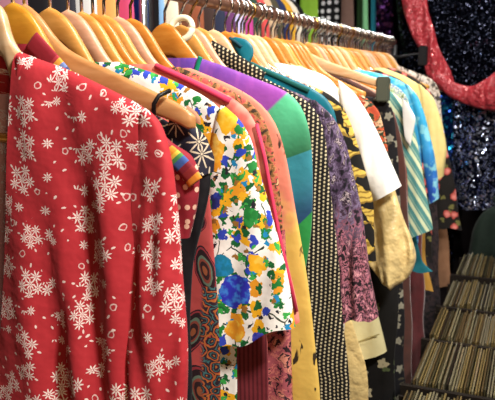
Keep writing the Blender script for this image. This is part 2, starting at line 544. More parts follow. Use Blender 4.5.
# ------------------------------------------------------------------ hangers
def hanger(Y, arm, label, wi=0, bar=False, hook=None, brass=False, name='wooden_hanger', group='wooden hangers on the rail', clip=None, zt=ZH, hgt=.042):
    """arm: (dx, z) points of the right arm's upper edge from the middle of the hanger to its tip"""
    t = thing(name, label, 'hanger', (XR, Y, zt), group)
    arm = smooth(resample(arm, 26), 3)
    wm = M_WOOD[wi % len(M_WOOD)]
    W_ = arm[-1][0]
    bm = bmesh.new(); rings = []
    path = [(-a, z) for a, z in arm[:0:-1]] + arm
    for dx, z in path:
        q = min(1, abs(dx) / W_)
        hg = hgt * (1 - .58 * q ** .8)
        th = .0062 - .0010 * q
        if q > .94: k = math.sqrt(max(.05, 1 - ((q - .94) / .06) ** 2)); hg *= .5 + .5 * k; th *= k
        yo = -.002 * q * q
        ring = []
        for k in range(12):
            a = 2 * PI * k / 12
            ca, sa = math.cos(a), math.sin(a)
            ring.append(bm.verts.new((XR + dx, Y + yo + math.copysign(abs(ca) ** .65, ca) * th, z - hg / 2 + math.copysign(abs(sa) ** .6, sa) * hg / 2)))
        rings.append(ring)
    for A, B in zip(rings, rings[1:]):
        for k in range(12): bm.faces.new((A[k], A[(k + 1) % 12], B[(k + 1) % 12], B[k])).smooth = True
    bm.faces.new(rings[0][::-1]); bm.faces.new(rings[-1])
    bmesh.ops.recalc_face_normals(bm, faces=bm.faces[:])
    me = bpy.data.meshes.new('shoulder_bar'); bm.to_mesh(me); bm.free()
    link('shoulder_bar', me, wm if name == 'wooden_hanger' else M_BLACK, t)
    # hook: stem up, then over the rail
    r = .0166
    pts = [(XR, Y, zt - .012), (XR, Y, zt + .018)]
    pts += [(XR + r * math.sin(a) * .0 + r * math.cos(a), Y, ZR - .0013 + r * math.sin(a)) for a in [(-60 + 20 * k) * PI / 180 for k in range(13)]]
    tube('hook', M_BRASS if brass else M_CHROME, t, pts, .0024, 8)
    if bar:
        zb = bar
        xe = W_ * .9
        tube('trouser_bar', M_WOOD[1], t, [(XR - xe, Y, zb), (XR + xe, Y, zb)], .006, 10)
    if clip:
        for sx in clip:
            dx, z = arm[-1][0] * sx, arm[min(len(arm) - 1, int(25 * abs(sx)))][1]
            boxmesh('clip', M_OLIVE, t, XR + dx - .016, XR + dx + .016, Y - .014, Y + .010, z - .05, z + .012, bevel=.003)
    return t
def arm_default(wd=.2, drop=.115):
    return [(0, ZH), (.022, ZH - .006), (.038, ZH - .027), (.054, ZH - .053), (.07, ZH - .072), (.11, ZH - .097), (wd, ZH - drop - .013)]
def arm_from(out, Y, upto):
    """follow a garment's own shoulder line, just underneath it"""
    pl = [W(px, py, Y) for px, py in out[:upto]]
    a = [(0, ZH), (.02, ZH - .006), (.036, ZH - .026), (.052, ZH - .053), (.066, ZH - .072)]
    for x, z in pl:
        if x - XR > .08: a.append((x - XR - .008, min(z - .013, a[-1][1] - .002)))
    a[-1] = (a[-1][0] - .016, a[-1][1] - .006)
    return a

def mirror(pl): return [(2 * XR - x, z) for x, z in pl]
def px(pl, Y): return [W(a, b, Y) for a, b in pl]
def shift(pl, dx, dz=0): return [(x + dx, z + dz) for x, z in pl]

GA = 'clothes on the rail'
def garment(name, label, cat, Y, m, out, hem, sleeves=None, seed=0, h=(.011, .017), amp=.006, lam=.05, hang=None, n=60, w=36, part='body', wi=0, cut=None, hm=None, bar=False, flare=0.0, body_out=None, wav=.004, hlabel=None, brass=False, hups=None, yb=0.0, smat=None, hgt=.042):
    """out: right shoulder-to-side line in the photo; hem: height of the lower edge"""
    t = thing(name, label, cat, (XR, Y, hem), GA)
    o = px(body_out or out, Y)
    x, z = o[-1]
    if z > hem: o = o + [(x + flare * .5, (z + hem) / 2), (x + flare, hem)]
    else:
        o = [q for q in o if q[1] > hem] + [(x, hem)]
    cloth(part, m, t, mirror(o), o, Y, h[0], h[1], n, w, amp, lam, seed, cut=cut, wav=wav, yb=yb)
    if sleeves:
        for lp, rp, kw in sleeves:
            a, b = px(lp, Y), px(rp, Y)
            kw = dict(kw); sm_ = kw.pop('m', smat or m); nm = kw.pop('name', 'sleeve'); yo = kw.pop('yo', 0)
            cloth(nm, sm_, t, a, b, Y + yo, seed=seed + 3, **kw)
            if nm == 'sleeve': cloth(nm, sm_, t, mirror(b), mirror(a), Y + yo, seed=seed + 4, **kw)
    if hang is not None:
        hanger(Y, hm or arm_from(out, Y, hang), hlabel or ' '.join(('wooden hanger carrying the ' + label.split(',')[0]).split()[:15]), wi, bar=bar, brass=brass, hgt=hgt)
    return t

SL = dict(h0=.006, h1=.020, n=40, w=24, amp=.005, lam=.04)

# 1 the red dress in front --------------------------------------------------
Y = .63
m_red = mat('red_daisy_cotton', p_red, back=p_red_back, wr=.35)
open_front = (W(21, 54, .63), W(14, 330, .63))
out = [(20, 52), (38, 59), (62, 67), (90, 79), (120, 94), (148, 108), (163, 122), (168, 140), (166, 180), (165, 260), (166, 400)]
t = garment('dress', 'red cotton dress with white daisy bunches, nearest on the rail, front left open', 'dress', Y, m_red, out, .78,
        sleeves=[([(146, 108), (140, 128), (136, 165), (133, 220), (128, 300), (124, 400), (123, 440)],
                  [(148, 108), (162, 119), (170, 140), (176, 170), (181, 215), (185, 280), (187, 340), (189, 400), (189, 440)],
                  dict(SL, h1=.022, n=60, amp=.008, lam=.035, yo=-.006))],
        seed=1, h=(.013, .026), amp=.014, lam=.065, n=90, w=64, cut=open_front, hang=7, wi=0, bar=W(5, 138, .63)[1], yb=-.012,
        hm=[(0, ZH), (.02, ZH - .006)] + [(W(a, b, Y)[0] - XR, W(a, b, Y)[1]) for a, b in ((10, 38), (21, 54), (60, 84), (100, 103), (132, 122), (138, 126))],
        hgt=.062, hlabel='pale wooden hanger with trouser bar holding the red daisy dress')

strip('placket', m_red, t, [(x, .63 - .012 - .006 * k / 4, z) for k, (x, z) in enumerate(px([(22, 55), (21, 90), (19, 150), (17, 220), (15, 320)], .62))], .010, .0035)
# 2 striped maroon blouse ---------------------------------------------------
Y = .668
m_mar = mat('maroon_dotted_cotton', p_maroon_dots)
m_band = mat('woven_stripe_band', p_band)
out = [(35, 44), (46, 52), (60, 64), (76, 78), (100, 92), (130, 110), (155, 128), (165, 145)]
t = garment('blouse', 'maroon dotted blouse with woven stripe bands, squeezed behind the red daisy dress', 'blouse', Y, m_mar, out, 1.05,
            sleeves=[([(150, 125), (148, 150), (146, 180), (146, 236)], [(152, 124), (172, 143), (192, 156), (199, 172), (197, 200), (190, 238)], dict(SL, h1=.012))],
            seed=2, amp=.003, hang=7, wi=4, hm=None, hgt=.055, h=(.009, .011))
q = [(x, Y - .010, z) for x, z in px([(37, 41), (47, 52), (57, 63), (68, 76), (80, 90)], Y)]
strip('shoulder_band', mat('maroon_and_stripes', lambda g: (lambda a: g.ramp(a, [(0, '#8e1f2c'), (.5, '#a8323a'), (.55, '#d99a3a'), (.63, '#6a7fb0'), (.72, '#33436e'), (.78, '#d8c050'), (.84, '#3d8a4a'), (.9, '#7c1f2c')]))(V(g, (lambda n: (setattr(n, 'attribute_name', 'along'), n)[1])(g.n('ShaderNodeAttribute')).outputs['Fac']))), t, q, .026, .003)
q = [(x, Y - .013, z) for x, z in px([(201, 181), (195, 172), (186, 162), (176, 153), (166, 147)], Y)]
strip('sleeve_band', mat('sleeve_stripes', lambda g: (lambda p: g.ramp(g.f('FRACT', ((p[1] - W(170, 146, .668)[1]) * -1.0 + (p[0] - W(170, 146, .668)[0]) * .9) / -.055 + .9), [(0, '#7c1f2c'), (.16, '#3d5c9c'), (.36, '#4a8a4a'), (.48, '#d8b840'), (.58, '#e08c2c'), (.78, '#8e2a2a')]))(g.uv())), t, q, .02, .003)

# 3 navy dress, strap over the arm of its hanger ---------------------------
Y = .70
m_navy = mat('navy_line_print', p_navy)
out = [(86, 78), (110, 90), (150, 108), (185, 122), (198, 132), (200, 150)]
t = garment('dress', 'navy dress with beige line flowers and black underskirt hanging below a bare hanger arm', 'dress', Y, m_navy, out, .72,
            body_out=[(86, 82), (110, 95), (150, 112), (180, 126), (188, 140), (186, 175), (183, 205)],
            sleeves=[([(170, 118), (168, 140), (170, 165), (172, 186)], [(175, 117), (196, 126), (207, 138), (214, 158), (212, 172)], dict(SL, h1=.012)),
                     ([(160, 150), (165, 200), (165, 260), (160, 420)], [(205, 150), (212, 180), (203, 222), (193, 262), (190, 330), (191, 420)], dict(SL, h1=.012, name='underskirt', m=mat('black_crepe', p_plain('#0d0c10', '#18161c'), rough=.6)))],
            seed=3, amp=.003, h=(.009, .011))
ha = [(0, ZH)] + [(W(a, b, .69)[0] - XR, W(a, b, .69)[1]) for a, b in ((34, 6), (46, 22), (56, 38), (68, 49), (84, 58), (110, 69), (140, 84), (170, 98), (190, 108), (197, 116))]
hanger(.688, ha, 'bare-armed wooden hanger with a black strap looped over it, holding the navy dress', 5, hgt=.05)
sx = [W(153, 92, .676), W(150, 100, .676), W(150, 112, .676)]
pts = [(W(161, 93, .66)[0], .68, W(161, 91, .66)[1]), (W(156, 96, .66)[0], .666, W(156, 96, .66)[1]), (W(152, 104, .66)[0], .664, W(152, 104, .66)[1]), (W(150, 114, .66)[0], .668, W(150, 114, .66)[1]), (W(149, 122, .68)[0], .688, W(149, 122, .68)[1])]
tube('strap', M_BLACK, t, pts, .0026, 8)

# 4 salmon paisley ----------------------------------------------------------
Y = .735
garment('dress', 'salmon red dress with dark paisley print and swirling border, left of the white floral dress', 'dress', Y, mat('salmon_paisley', p_paisley), 
        [(120, 95), (160, 115), (190, 135), (203, 155), (208, 180), (212, 220), (215, 265), (218, 310), (220, 360), (222, 400)], .7, seed=4, amp=.005, hang=4, wi=1, h=(.010, .013))

# 5 white floral --------------------------------------------------------------
Y = .772
m_wf = mat('white_floral_cotton', p_white_floral, wr=.3)
out = [(118, 62), (140, 68), (170, 79), (200, 93), (225, 106), (242, 122), (248, 140)]
t = garment('dress', 'white dress printed with yellow, blue and green flowers, wide bell sleeve', 'dress', Y, m_wf, out, .72,
        body_out=[(118, 62), (140, 68), (170, 79), (200, 93), (222, 106), (232, 122), (234, 160), (235, 260), (236, 340), (238, 400)],
        sleeves=[([(222, 105), (214, 130), (209, 170), (206, 220), (204, 280), (203, 320), (204, 349)],
                  [(225, 106), (241, 119), (253, 139), (262, 172), (272, 212), (283, 252), (293, 290), (300, 322)],
                  dict(SL, h1=.018, n=56, w=36, amp=.006, lam=.05, yo=-.003, yb=-.008, wav=.004))],
        seed=5, amp=.004, hang=5, wi=3, h=(.010, .013))

# dark red skirt beneath, coral, brown floral, yellow ------------------------
garment('dress', 'dark red ribbed dress showing only below the white floral sleeve', 'dress', .802, mat('dark_red_rib', p_stripes('#5a1a22', '#7a2a32', .006, .02)),
        [(130, 75), (180, 100), (225, 130), (245, 170), (258, 240), (266, 330), (269, 400)], .66, seed=6, amp=.005, hang=3, wi=1, h=(.009, .013), lam=.025)
Y = .828
m_cor = mat('coral_crepe', p_coral)
out = [(158, 64), (185, 75), (212, 87), (235, 99), (252, 114), (262, 138), (268, 170)]
t = garment('blouse', 'coral pink blouse with bright pink binding along its sleeve edge, behind the white floral dress', 'blouse', Y, m_cor, out, 1.1,
        sleeves=[([(225, 95), (222, 130), (226, 200), (240, 290), (250, 330)], [(228, 95), (248, 109), (262, 136), (269, 170), (276, 215), (287, 265), (296, 305), (299, 322)], dict(SL, h1=.013))],
        seed=7, amp=.003, hang=5, wi=2, h=(.009, .011))
m_pk = mat('hot_pink_binding', '#d83a5c', wr=0)
slv = [c for c in t.children if c.name.startswith('sleeve')][0]
tube('sleeve_binding', m_pk, slv, [(x, Y - .008, z) for x, z in px([(256, 124), (264, 158), (270, 190), (278, 232), (287, 272), (296, 312)], Y - .01)], .0027, 8)
tube('neck_binding', m_pk, t, [(x, Y - .006, z) for x, z in px([(158, 66), (172, 72), (190, 80), (212, 91), (232, 101)], Y)], .0042, 10)
garment('dress', 'brown and rose small-flowered dress, its skirt showing between dark red and yellow', 'dress', .855, mat('brown_rose_floral', p_brown_floral),
        [(180, 67), (210, 80), (240, 94), (258, 107), (268, 122), (274, 150), (280, 190), (284, 240), (289, 320), (293, 400)], .68, seed=8, amp=.003, hang=4, wi=1, h=(.009, .012),
        sleeves=[([(225, 230), (225, 300), (225, 400), (225, 440)], [(285, 230), (289, 300), (294, 400), (295, 440)], dict(SL, h1=.014, name='skirt', m=mat('rose_floral', p_pink_floral)))])
garment('dress', 'long yellow and salmon dress with black brush strokes, left of the black dotted dress', 'dress', .89, mat('yellow_brush_print', p_yellow_brush, rough=.6),
        [(190, 68), (220, 80), (248, 93), (266, 106), (278, 124), (287, 158), (294, 200), (302, 248), (310, 295), (316, 345), (320, 400)], .62, seed=9, amp=.005, hang=4, wi=3, h=(.010, .018))

# 9 purple, green and teal -----------------------------------------------------
Y = 1.03
m_pur = mat('dyed_silk_panels', p_purple, rough=.55, sheen=.4)
out = [(200, 58), (225, 66), (252, 77), (278, 87), (293, 93), (303, 105), (309, 124), (313, 150), (314, 195), (312, 235), (306, 268), (300, 310)]
t = garment('dress', 'silk dress in purple, green and teal dyed panels with green neck trim', 'dress', Y, m_pur, out, .75, seed=10, amp=.004, hang=4, wi=2, h=(.012, .026), yb=-.01,
        hm=[(0, ZH), (.02, ZH - .004)] + [(W(a, b, Y)[0] - XR, W(a, b, Y)[1]) for a, b in ((176, 29), (187, 43), (199, 59), (212, 71), (240, 86), (268, 98), (276, 103))],
        hgt=.056, hlabel='broad orange wooden hanger, widest bare top, holding the purple and green dress')
strip('neck_trim', mat('emerald_trim', '#0f8a6a', wr=0), t, [(x, Y - .013, z) for x, z in px([(204, 57), (202, 63), (200, 70), (197, 78)], Y)], .008, .003)
# 10 dots -----------------------------------------------------------------------
Y = 1.155
m_dot = mat('black_cream_dots', p_dots)
out = [(213, 46), (226, 54), (245, 66), (262, 78), (282, 87), (300, 95), (316, 106), (323, 120), (327, 150), (332, 200), (337, 250), (342, 300), (346, 345), (350, 400)]
t = garment('dress', 'long black dress covered in rows of cream dots', 'dress', Y, m_dot, out, .5, seed=11, amp=.007, hang=5, wi=1, h=(.012, .024), lam=.035)
strip('collar', m_dot, t, [(x, Y - .012, z) for x, z in px([(212, 48), (228, 57), (246, 68), (264, 80)], Y)], .03, .004)
# 12 mauve ------------------------------------------------------------------------
Y = 1.215
m_mau = mat('mauve_floral_chiffon', p_mauve)
out = [(255, 74), (282, 87), (305, 96), (324, 106), (336, 122), (343, 145)]
garment('blouse', 'mauve and plum flowered blouse with long loose sleeve turning pink at its hem', 'blouse', Y, m_mau, out, 1.0,
        sleeves=[([(312, 100), (314, 140), (318, 200), (325, 260), (332, 300), (336, 322)], [(315, 100), (334, 117), (346, 142), (353, 172), (361, 212), (368, 252), (374, 290), (377, 314)],
                  dict(SL, h1=.03, amp=.007, lam=.03, n=50, wav=.005))], seed=12, amp=.004, hang=4, wi=0)
# 11 teal ---------------------------------------------------------------------------
Y = 1.27
m_teal = mat('teal_satin', p_plain('#0a5a6c', '#12707e'), rough=.4)
out = [(244, 58), (265, 68), (290, 78), (312, 88), (326, 96), (335, 108), (338, 130), (338, 200)]
t = garment('blouse', 'teal satin blouse with a rounded standing lapel', 'blouse', Y, m_teal, out, .95, seed=13, amp=.003, hang=5, wi=2)
cloth('lapel', m_teal, t, px([(232, 38), (231, 42), (234, 48), (240, 58), (246, 63)], Y - .015), px([(236, 37), (246, 39), (253, 46), (254, 55), (250, 63)], Y - .015), Y - .015, .004, .007, 24, 16, .002, .04, 5)
strip('lapel_fold', mat('deep_teal', '#08404e', wr=0), t, [(x, Y - .022, z) for x, z in px([(230, 38), (236, 42), (242, 47)], Y - .02)], .006, .003)
strip('shoulder_fold', mat('teal_green_facing', '#075048', wr=0), t, [(x, Y - .008, z) for x, z in px([(250, 63), (270, 73), (292, 83), (310, 91)], Y)], .009, .003)
# 13 black and yellow ----------------------------------------------------------------
Y = 1.35
m_by = mat('black_yellow_angles', p_black_yellow)
out = [(268, 70), (290, 78), (312, 86), (330, 94), (342, 104), (352, 125), (361, 155), (369, 185), (374, 205), (376, 260)]
t = garment('dress', 'black dress with angular yellow pieces, beneath the white sleeve', 'dress', Y, m_by, out, W(370, 262, 1.35)[1], seed=14, amp=.004, hang=4, wi=0)
m_nk = mat('black_red_white_flowers', p_multi(['#1c1416', '#1c1416', '#e8dccc', '#8a2c34', '#201818', '#d8c8b8'], 70))
strip('neck_edge', m_nk, t, [(x, Y - .012, z) for x, z in px([(268, 71), (285, 78), (302, 86), (316, 92)], Y)], .016, .004)
# 14 white ----------------------------------------------------------------------------
Y = 1.43
m_wh = mat('white_linen', p_plain('#f0ebe0', '#f7f4ee'))
m_crm = mat('cream_lining', '#e8d49c', wr=0)
out = [(262, 60), (285, 64), (308, 69), (330, 77), (346, 88), (352, 100)]
garment('dress', 'white linen dress with plain three-quarter sleeve, brightest of the middle garments', 'dress', Y, mat('white_linen_sheet', p_plain('#f0ebe0', '#f7f4ee'), back='#e3cf94'), out, .9,
        body_out=[(262, 60), (285, 64), (308, 69), (330, 77), (340, 90), (342, 120), (344, 200), (346, 300)],
        sleeves=[([(338, 80), (340, 100), (347, 125), (357, 155), (366, 182), (374, 201)], [(340, 81), (354, 92), (367, 112), (378, 134), (390, 160), (402, 186)],
                  dict(SL, h1=.03, amp=.003, n=40))], seed=15, amp=.004, hang=4, wi=0)
# 15 satin puff -------------------------------------------------------------------------
Y = 1.49
m_sat = mat('yellow_satin', p_plain('#d0b070', '#e0c88c'), rough=.36, sheen=.1, spec=.45, wr=1.0, wrs=24)
garment('dress', 'golden satin dress with a gathered puff sleeve', 'dress', Y, m_sat, [(280, 64), (310, 75), (335, 90), (348, 110), (350, 150), (350, 250), (348, 310), (366, 360), (368, 400)], .62,
        sleeves=[([(362, 150), (366, 180), (365, 205), (366, 235), (371, 262), (380, 280), (388, 285)], [(378, 150), (392, 180), (401, 205), (409, 232), (414, 258), (411, 276), (400, 285)],
                  dict(SL, h1=.03, h0=.018, amp=.02, lam=.034, sm=2, endcap=True, yb=-.012))], seed=16, amp=.006, hang=3, wi=2)
# cream cotton sleeve lower down
Y = 1.55
m_cc = mat('cream_cotton', p_plain('#e2d69c', '#ece2b0'))
t = garment('blouse', 'cream cotton blouse, its wide sleeve end hanging below the mauve sleeve', 'blouse', Y, m_cc, [(285, 60), (315, 72), (340, 88), (350, 110), (352, 200), (355, 300), (358, 330)], .95,
        sleeves=[([(322, 200), (330, 260), (338, 310), (344, 362)], [(350, 200), (364, 260), (376, 305), (386, 351)], dict(SL, h1=.026, amp=.003))], seed=17, amp=.004, hang=3, wi=1)
slv = [c for c in t.children if c.name.startswith('sleeve')][0]
strip('hem_stitching', mat('stitch_thread', '#b5a66c', wr=0), slv, [(x, Y - .028, z) for x, z in px([(340, 341), (360, 338), (382, 330)], Y)], .003, .0012)
# more of the rail: dark garments, trousers ------------------------------------------------
garment('dress', 'black dress with scattered cream blossoms beside the golden puff sleeve', 'dress', 1.60, mat('black_blossom', p_black_cream(22, '#b9ae8c', '#100e0d', '#54603c')),
        [(295, 68), (325, 82), (352, 98), (370, 116), (382, 150), (392, 190), (397, 240), (398, 300), (394, 400)], .5, seed=18, amp=.008, hang=3, wi=2, h=(.012, .03))
t = garment('blouse', 'rust orange blouse with dark green flowers, shoulder behind the white dress', 'blouse', 1.67, mat('rust_floral', p_multi(['#b4472c', '#c85a34', '#2c3a24', '#e0b48a', '#a83c24'], 40)),
        [(305, 72), (335, 82), (358, 92), (372, 102), (380, 112), (386, 140), (392, 180)], 1.1, seed=19, amp=.004, hang=4, wi=2)
# skirt hanging by olive clips
Y = 1.745
ha = [(0, ZH)] + [(W(a, b, Y)[0] - XR, W(a, b, Y)[1]) for a, b in ((302, 48), (316, 56), (330, 62), (350, 69), (372, 77), (390, 85))]
hanger(Y, ha, 'pale wooden hanger with olive green clips, above the white shoulder', 0, clip=(-.93, .93), hgt=.04)
garment('skirt', 'black skirt with cream sprigs, clipped to the hanger with olive clips', 'skirt', Y + .012, mat('black_sprigs', p_black_cream(30, '#8f8a78', '#121014', '#4a4436')),
        [(345, 98), (382, 96), (391, 100), (395, 120), (399, 170), (403, 250), (405, 400)], .55, seed=20, amp=.007, h=(.008, .025))
garment('dress', 'dark brown velvet dress behind the black sprigged skirt', 'dress', 1.80, mat('brown_velvet', p_plain('#3a1c14', '#5a2a1c'), sheen=.7),
        [(325, 68), (360, 84), (385, 98), (398, 120), (405, 160), (410, 240), (413, 400)], .5, seed=21, amp=.006, hang=3, wi=1, h=(.01, .02))
Y = 1.88
t = garment('trousers', 'rust coloured trousers hanging in the dark between garments', 'trousers', Y, mat('rust_cotton', p_plain('#7a3420', '#93462c')),
        [(335, 72), (370, 90), (395, 110), (407, 170), (411, 300), (413, 400)], .55, seed=22, amp=.005, hang=3, wi=2)
# 18 striped
Y = 1.95
m_st = mat('teal_cream_stripes', p_stripes('#cfd8b0', '#4f8a86', .034, .75, '#8fb09a'))
t = garment('blouse', 'cream and teal diagonally striped blouse with white pointed collar', 'blouse', Y, m_st, [(350, 74), (378, 84), (398, 96), (406, 104), (410, 130)], 1.05,
        sleeves=[([(392, 96), (396, 130), (400, 170), (403, 200), (407, 238)], [(395, 96), (409, 108), (416, 135), (423, 170), (428, 200), (433, 228)], dict(SL, h1=.02, amp=.004, yb=-.012))], seed=23, amp=.003, hang=4, wi=3)
cloth('collar', m_wh, t, px([(402, 98), (403, 120), (405, 140), (410, 146)], Y - .035), px([(404, 100), (410, 107), (416, 118), (411, 142)], Y - .035), Y - .035, .003, .005, 20, 12, .001, .04, 6)
garment('dress', 'teal jersey dress whose slanting hem shows under the striped sleeve', 'dress', 1.99, mat('teal_jersey', p_plain('#0f5a66', '#16707c')),
        [(355, 74), (385, 90), (402, 110), (408, 170), (414, 225), (422, 262), (431, 300)], .98, seed=24, amp=.003, hang=3, wi=1, h=(.008, .012))
# 19 blue
Y = 2.06
t = garment('blouse', 'bright blue silk blouse shading to violet, right of the striped sleeve', 'blouse', Y, mat('blue_silk', p_blue, rough=.45), [(362, 70), (382, 74), (400, 80), (411, 88), (420, 104), (424, 130)], 1.05,
        sleeves=[([(405, 84), (414, 110), (422, 150), (427, 190), (428, 204)], [(408, 85), (418, 96), (426, 118), (433, 148), (438, 180), (440, 198)], dict(SL, h1=.026, amp=.004))], seed=25, amp=.003, hang=4, wi=2)
garment('blouse', 'lime and lilac small-print blouse just before the blue silk one', 'blouse', 2.02, mat('lime_lilac_print', p_multi(['#9aa86a', '#c8d8a8', '#7a86a8', '#d8dcc0', '#6a7a4a'], 60)), [(358, 72), (384, 80), (400, 88), (408, 98), (413, 120), (418, 160)], 1.15, seed=26, amp=.003, hang=4, wi=0)
garment('dress', 'dark red velvet dress with long folds above the record crates', 'dress', 2.13, mat('dark_red_velvet', p_plain('#3f0e12', '#6a1c20'), sheen=.6),
        [(368, 72), (395, 84), (410, 98), (418, 140), (422, 230), (425, 330), (426, 400)], .45, seed=27, amp=.012, hang=3, wi=1, h=(.012, .04))
t = garment('trousers', 'ochre trousers hanging between the dark red dress and the records', 'trousers', 2.2, mat('ochre_cotton', p_plain('#a87a30', '#c0903c')),
        [(372, 71), (398, 82), (414, 98), (421, 150), (426, 260), (430, 345)], .86, seed=28, amp=.005, hang=3, wi=2, h=(.01, .025))
garment('dress', 'black crepe dress with rose print panel, left of the yellow sleeve', 'dress', 2.28, mat('black_rose_panel', p_rose),
        [(378, 70), (402, 80), (416, 94), (424, 130), (429, 200), (432, 250), (433, 262)], .95, seed=29, amp=.006, hang=3, wi=1, h=(.01, .025))
Y = 2.4
garment('blouse', 'pale yellow blouse with short plain sleeve near the far end of the rail', 'blouse', Y, mat('pale_yellow_cotton', p_plain('#e0c878', '#ecd894')), [(384, 68), (405, 76), (420, 85), (428, 96), (431, 120)], 1.2,
        sleeves=[([(418, 84), (422, 110), (426, 140), (432, 182)], [(421, 85), (434, 98), (442, 122), (447, 150), (444, 176)], dict(SL, h1=.03, amp=.003))], seed=30, amp=.003, hang=4, wi=3)
garment('dress', 'dark grey dress with dim pattern under the yellow sleeve', 'dress', 2.5, mat('charcoal_print', p_multi(['#1a1618', '#2c2428', '#3a2c2c', '#1a1618'], 40)),
        [(388, 68), (410, 78), (426, 92), (434, 130), (438, 220), (440, 320)], .6, seed=31, amp=.006, hang=3, wi=2, h=(.01, .025))
garment('dress', 'black dress with large salmon roses, beside the sequin skirt', 'dress', 2.62, mat('salmon_roses', p_rose),
        [(393, 68), (414, 77), (430, 90), (440, 120), (450, 160), (457, 200), (460, 240), (460, 262)], .98, seed=32, amp=.005, hang=3, wi=1, h=(.012, .03))
garment('dress', 'tan silk dress with hem hanging below the salmon roses', 'dress', 2.72, mat('tan_silk', p_plain('#8a6248', '#a87c5c'), rough=.5),
        [(397, 68), (416, 77), (428, 90), (438, 140), (446, 220), (452, 290)], .72, seed=33, amp=.006, hang=3, wi=2, h=(.01, .02))
garment('blouse', 'grey and beige flowered blouse at the end of the rail under a black hanger', 'blouse', 2.84, mat('grey_beige_floral', p_multi(['#4a4440', '#b8a898', '#d8ccc0', '#7a6a5c', '#2a2624'], 45)),
        [(400, 66), (420, 74), (434, 80), (440, 92), (443, 130), (444, 170)], 1.15, seed=34, amp=.004, hang=4, wi=0)
ha = [(0, ZH)] + [(W(a, b, 2.93)[0] - XR, W(a, b, 2.93)[1]) for a, b in ((400, 62), (410, 60), (424, 57), (431, 54))]
hanger(2.93, [(0, ZH - .002), (.03, ZH - .008), (.08, ZH - .002), (.13, ZH + .004)], 'black plastic hanger with upright end clip, last on the rail', 0, name='plastic_hanger', group=None, hgt=.018)
for o in list(bpy.data.objects):
    if o.name.startswith('plastic_hanger'):
        boxmesh('end_clip', M_BLACK, o, XR + .115, XR + .15, 2.915, 2.945, ZH - .05, ZH + .03, bevel=.004)
        boxmesh('end_clip', M_BLACK, o, XR - .15, XR - .115, 2.915, 2.945, ZH - .05, ZH + .03, bevel=.004)

# bare hangers between the garments ---------------------------------------------------------
k = 0
bare = [(.86, 'squeezed right behind the coral blouse'), (.925, 'behind the yellow brush-stroke dress'), 
        (1.085, 'first bare one behind the purple dress'), (1.12, 'second bare one behind the purple dress'), (1.305, 'just behind the teal lapel'), (1.39, 'between the black-yellow and white dresses'),
        (1.565, 'behind the cream blouse'), (1.635, 'before the rust blouse'), (1.705, 'before the olive-clipped hanger'), (1.84, 'before the rust trousers'), (1.92, 'before the striped blouse'),
        (2.095, 'behind the blue silk blouse'), (2.165, 'behind the dark red velvet dress'), (2.24, 'behind the ochre trousers'), (2.34, 'before the pale yellow blouse'), (2.45, 'behind the pale yellow blouse'), (2.56, 'before the salmon rose dress'), (2.67, 'behind the salmon rose dress'), (2.78, 'before the grey flowered blouse')]
tone = ['pale', 'honey', 'orange', 'pinkish', 'amber']
for Y, where in bare[1:]:
    wi = [2, 1, 3, 2, 0, 4][k % 6]
    hanger(Y, arm_default(.185), f'{tone[wi]} bare wooden hanger {where}', wi, brass=k % 2 == 0); k += 1

wk = 0; first = None
hooks_at = sorted(o.location.y for o in bpy.data.objects if 'hanger' in o.name and o.parent is None)
yy = 1.26
while yy < 2.96:
    if min(abs(yy - h) for h in hooks_at) > .012:
        if first is None:
            first = thing('wire_hanger', 'thin wire hanger squeezed between the wooden hangers', 'hanger', (XR, yy, ZH), 'wire hangers between the wooden ones')
            a = [(XR, yy, ZH - .03)]
            tube('wire_frame', M_CHROME, first, [(XR, yy, ZH - .02), (XR + .06, yy, ZH - .07), (XR + .17, yy, ZH - .135), (XR + .15, yy, ZH - .14), (XR - .15, yy, ZH - .14), (XR - .17, yy, ZH - .135), (XR - .06, yy, ZH - .07), (XR, yy, ZH - .02)], .0015, 6)
            rr_ = .0185
            tube('hook', M_CHROME, first, [(XR, yy, ZH - .022), (XR, yy, ZH + .02)] + [(XR + rr_ * math.cos(q), yy, ZR - .0008 + rr_ * math.sin(q)) for q in [(-60 + 20 * i) * PI / 180 for i in range(13)]], .003, 8)
        else:
            c = first.copy(); COL.objects.link(c); c.location = (XR, yy, ZH); c.rotation_euler = (0, 0, .16 * math.sin(wk * 1.7))
            for ch in first.children:
                d = ch.copy(); COL.objects.link(d); d.parent = c
        wk += 1
    yy += .034 + .006 * math.sin(wk * 2.3)
# rail -------------------------------------------------------------------------------------
t = thing('clothes_rail', 'long copper brown clothes rail crowded with hanger hooks', 'clothes rail', (XR, 3.05, 0))
tube('rail', M_RAIL, t, [(XR, -.5 + i * .12, ZR) for i in range(30)], .0128, 16)
tube('post', M_BLACK, t, [(XR, 3.0, 0.01), (XR, 3.0, 1.0), (XR, 3.0, ZR - .012)], .014, 12)
tube('post', M_BLACK, t, [(XR, -.45, 0.01), (XR, -.45, 1.0), (XR, -.45, ZR - .012)], .014, 12)
for yy in (3.0, -.45): boxmesh('foot', M_BLACK, t, XR - .25, XR + .25, yy - .03, yy + .03, 0, .03, bevel=.006)
# little cream ring on the hook of the purple dress's hanger
cx, cz = W(181, 29, 1.06)
o = tube('plastic_ring', M_CREAMP, None, [(cx + .021 * math.cos(a), 1.06 + .006 * math.sin(a), cz + .019 * math.sin(a)) for a in [2 * PI * i / 28 for i in range(29)]], .0055, 10)
tag(recenter(o), 'cream plastic ring hanging among the hooks behind the purple dress hanger', 'ring')

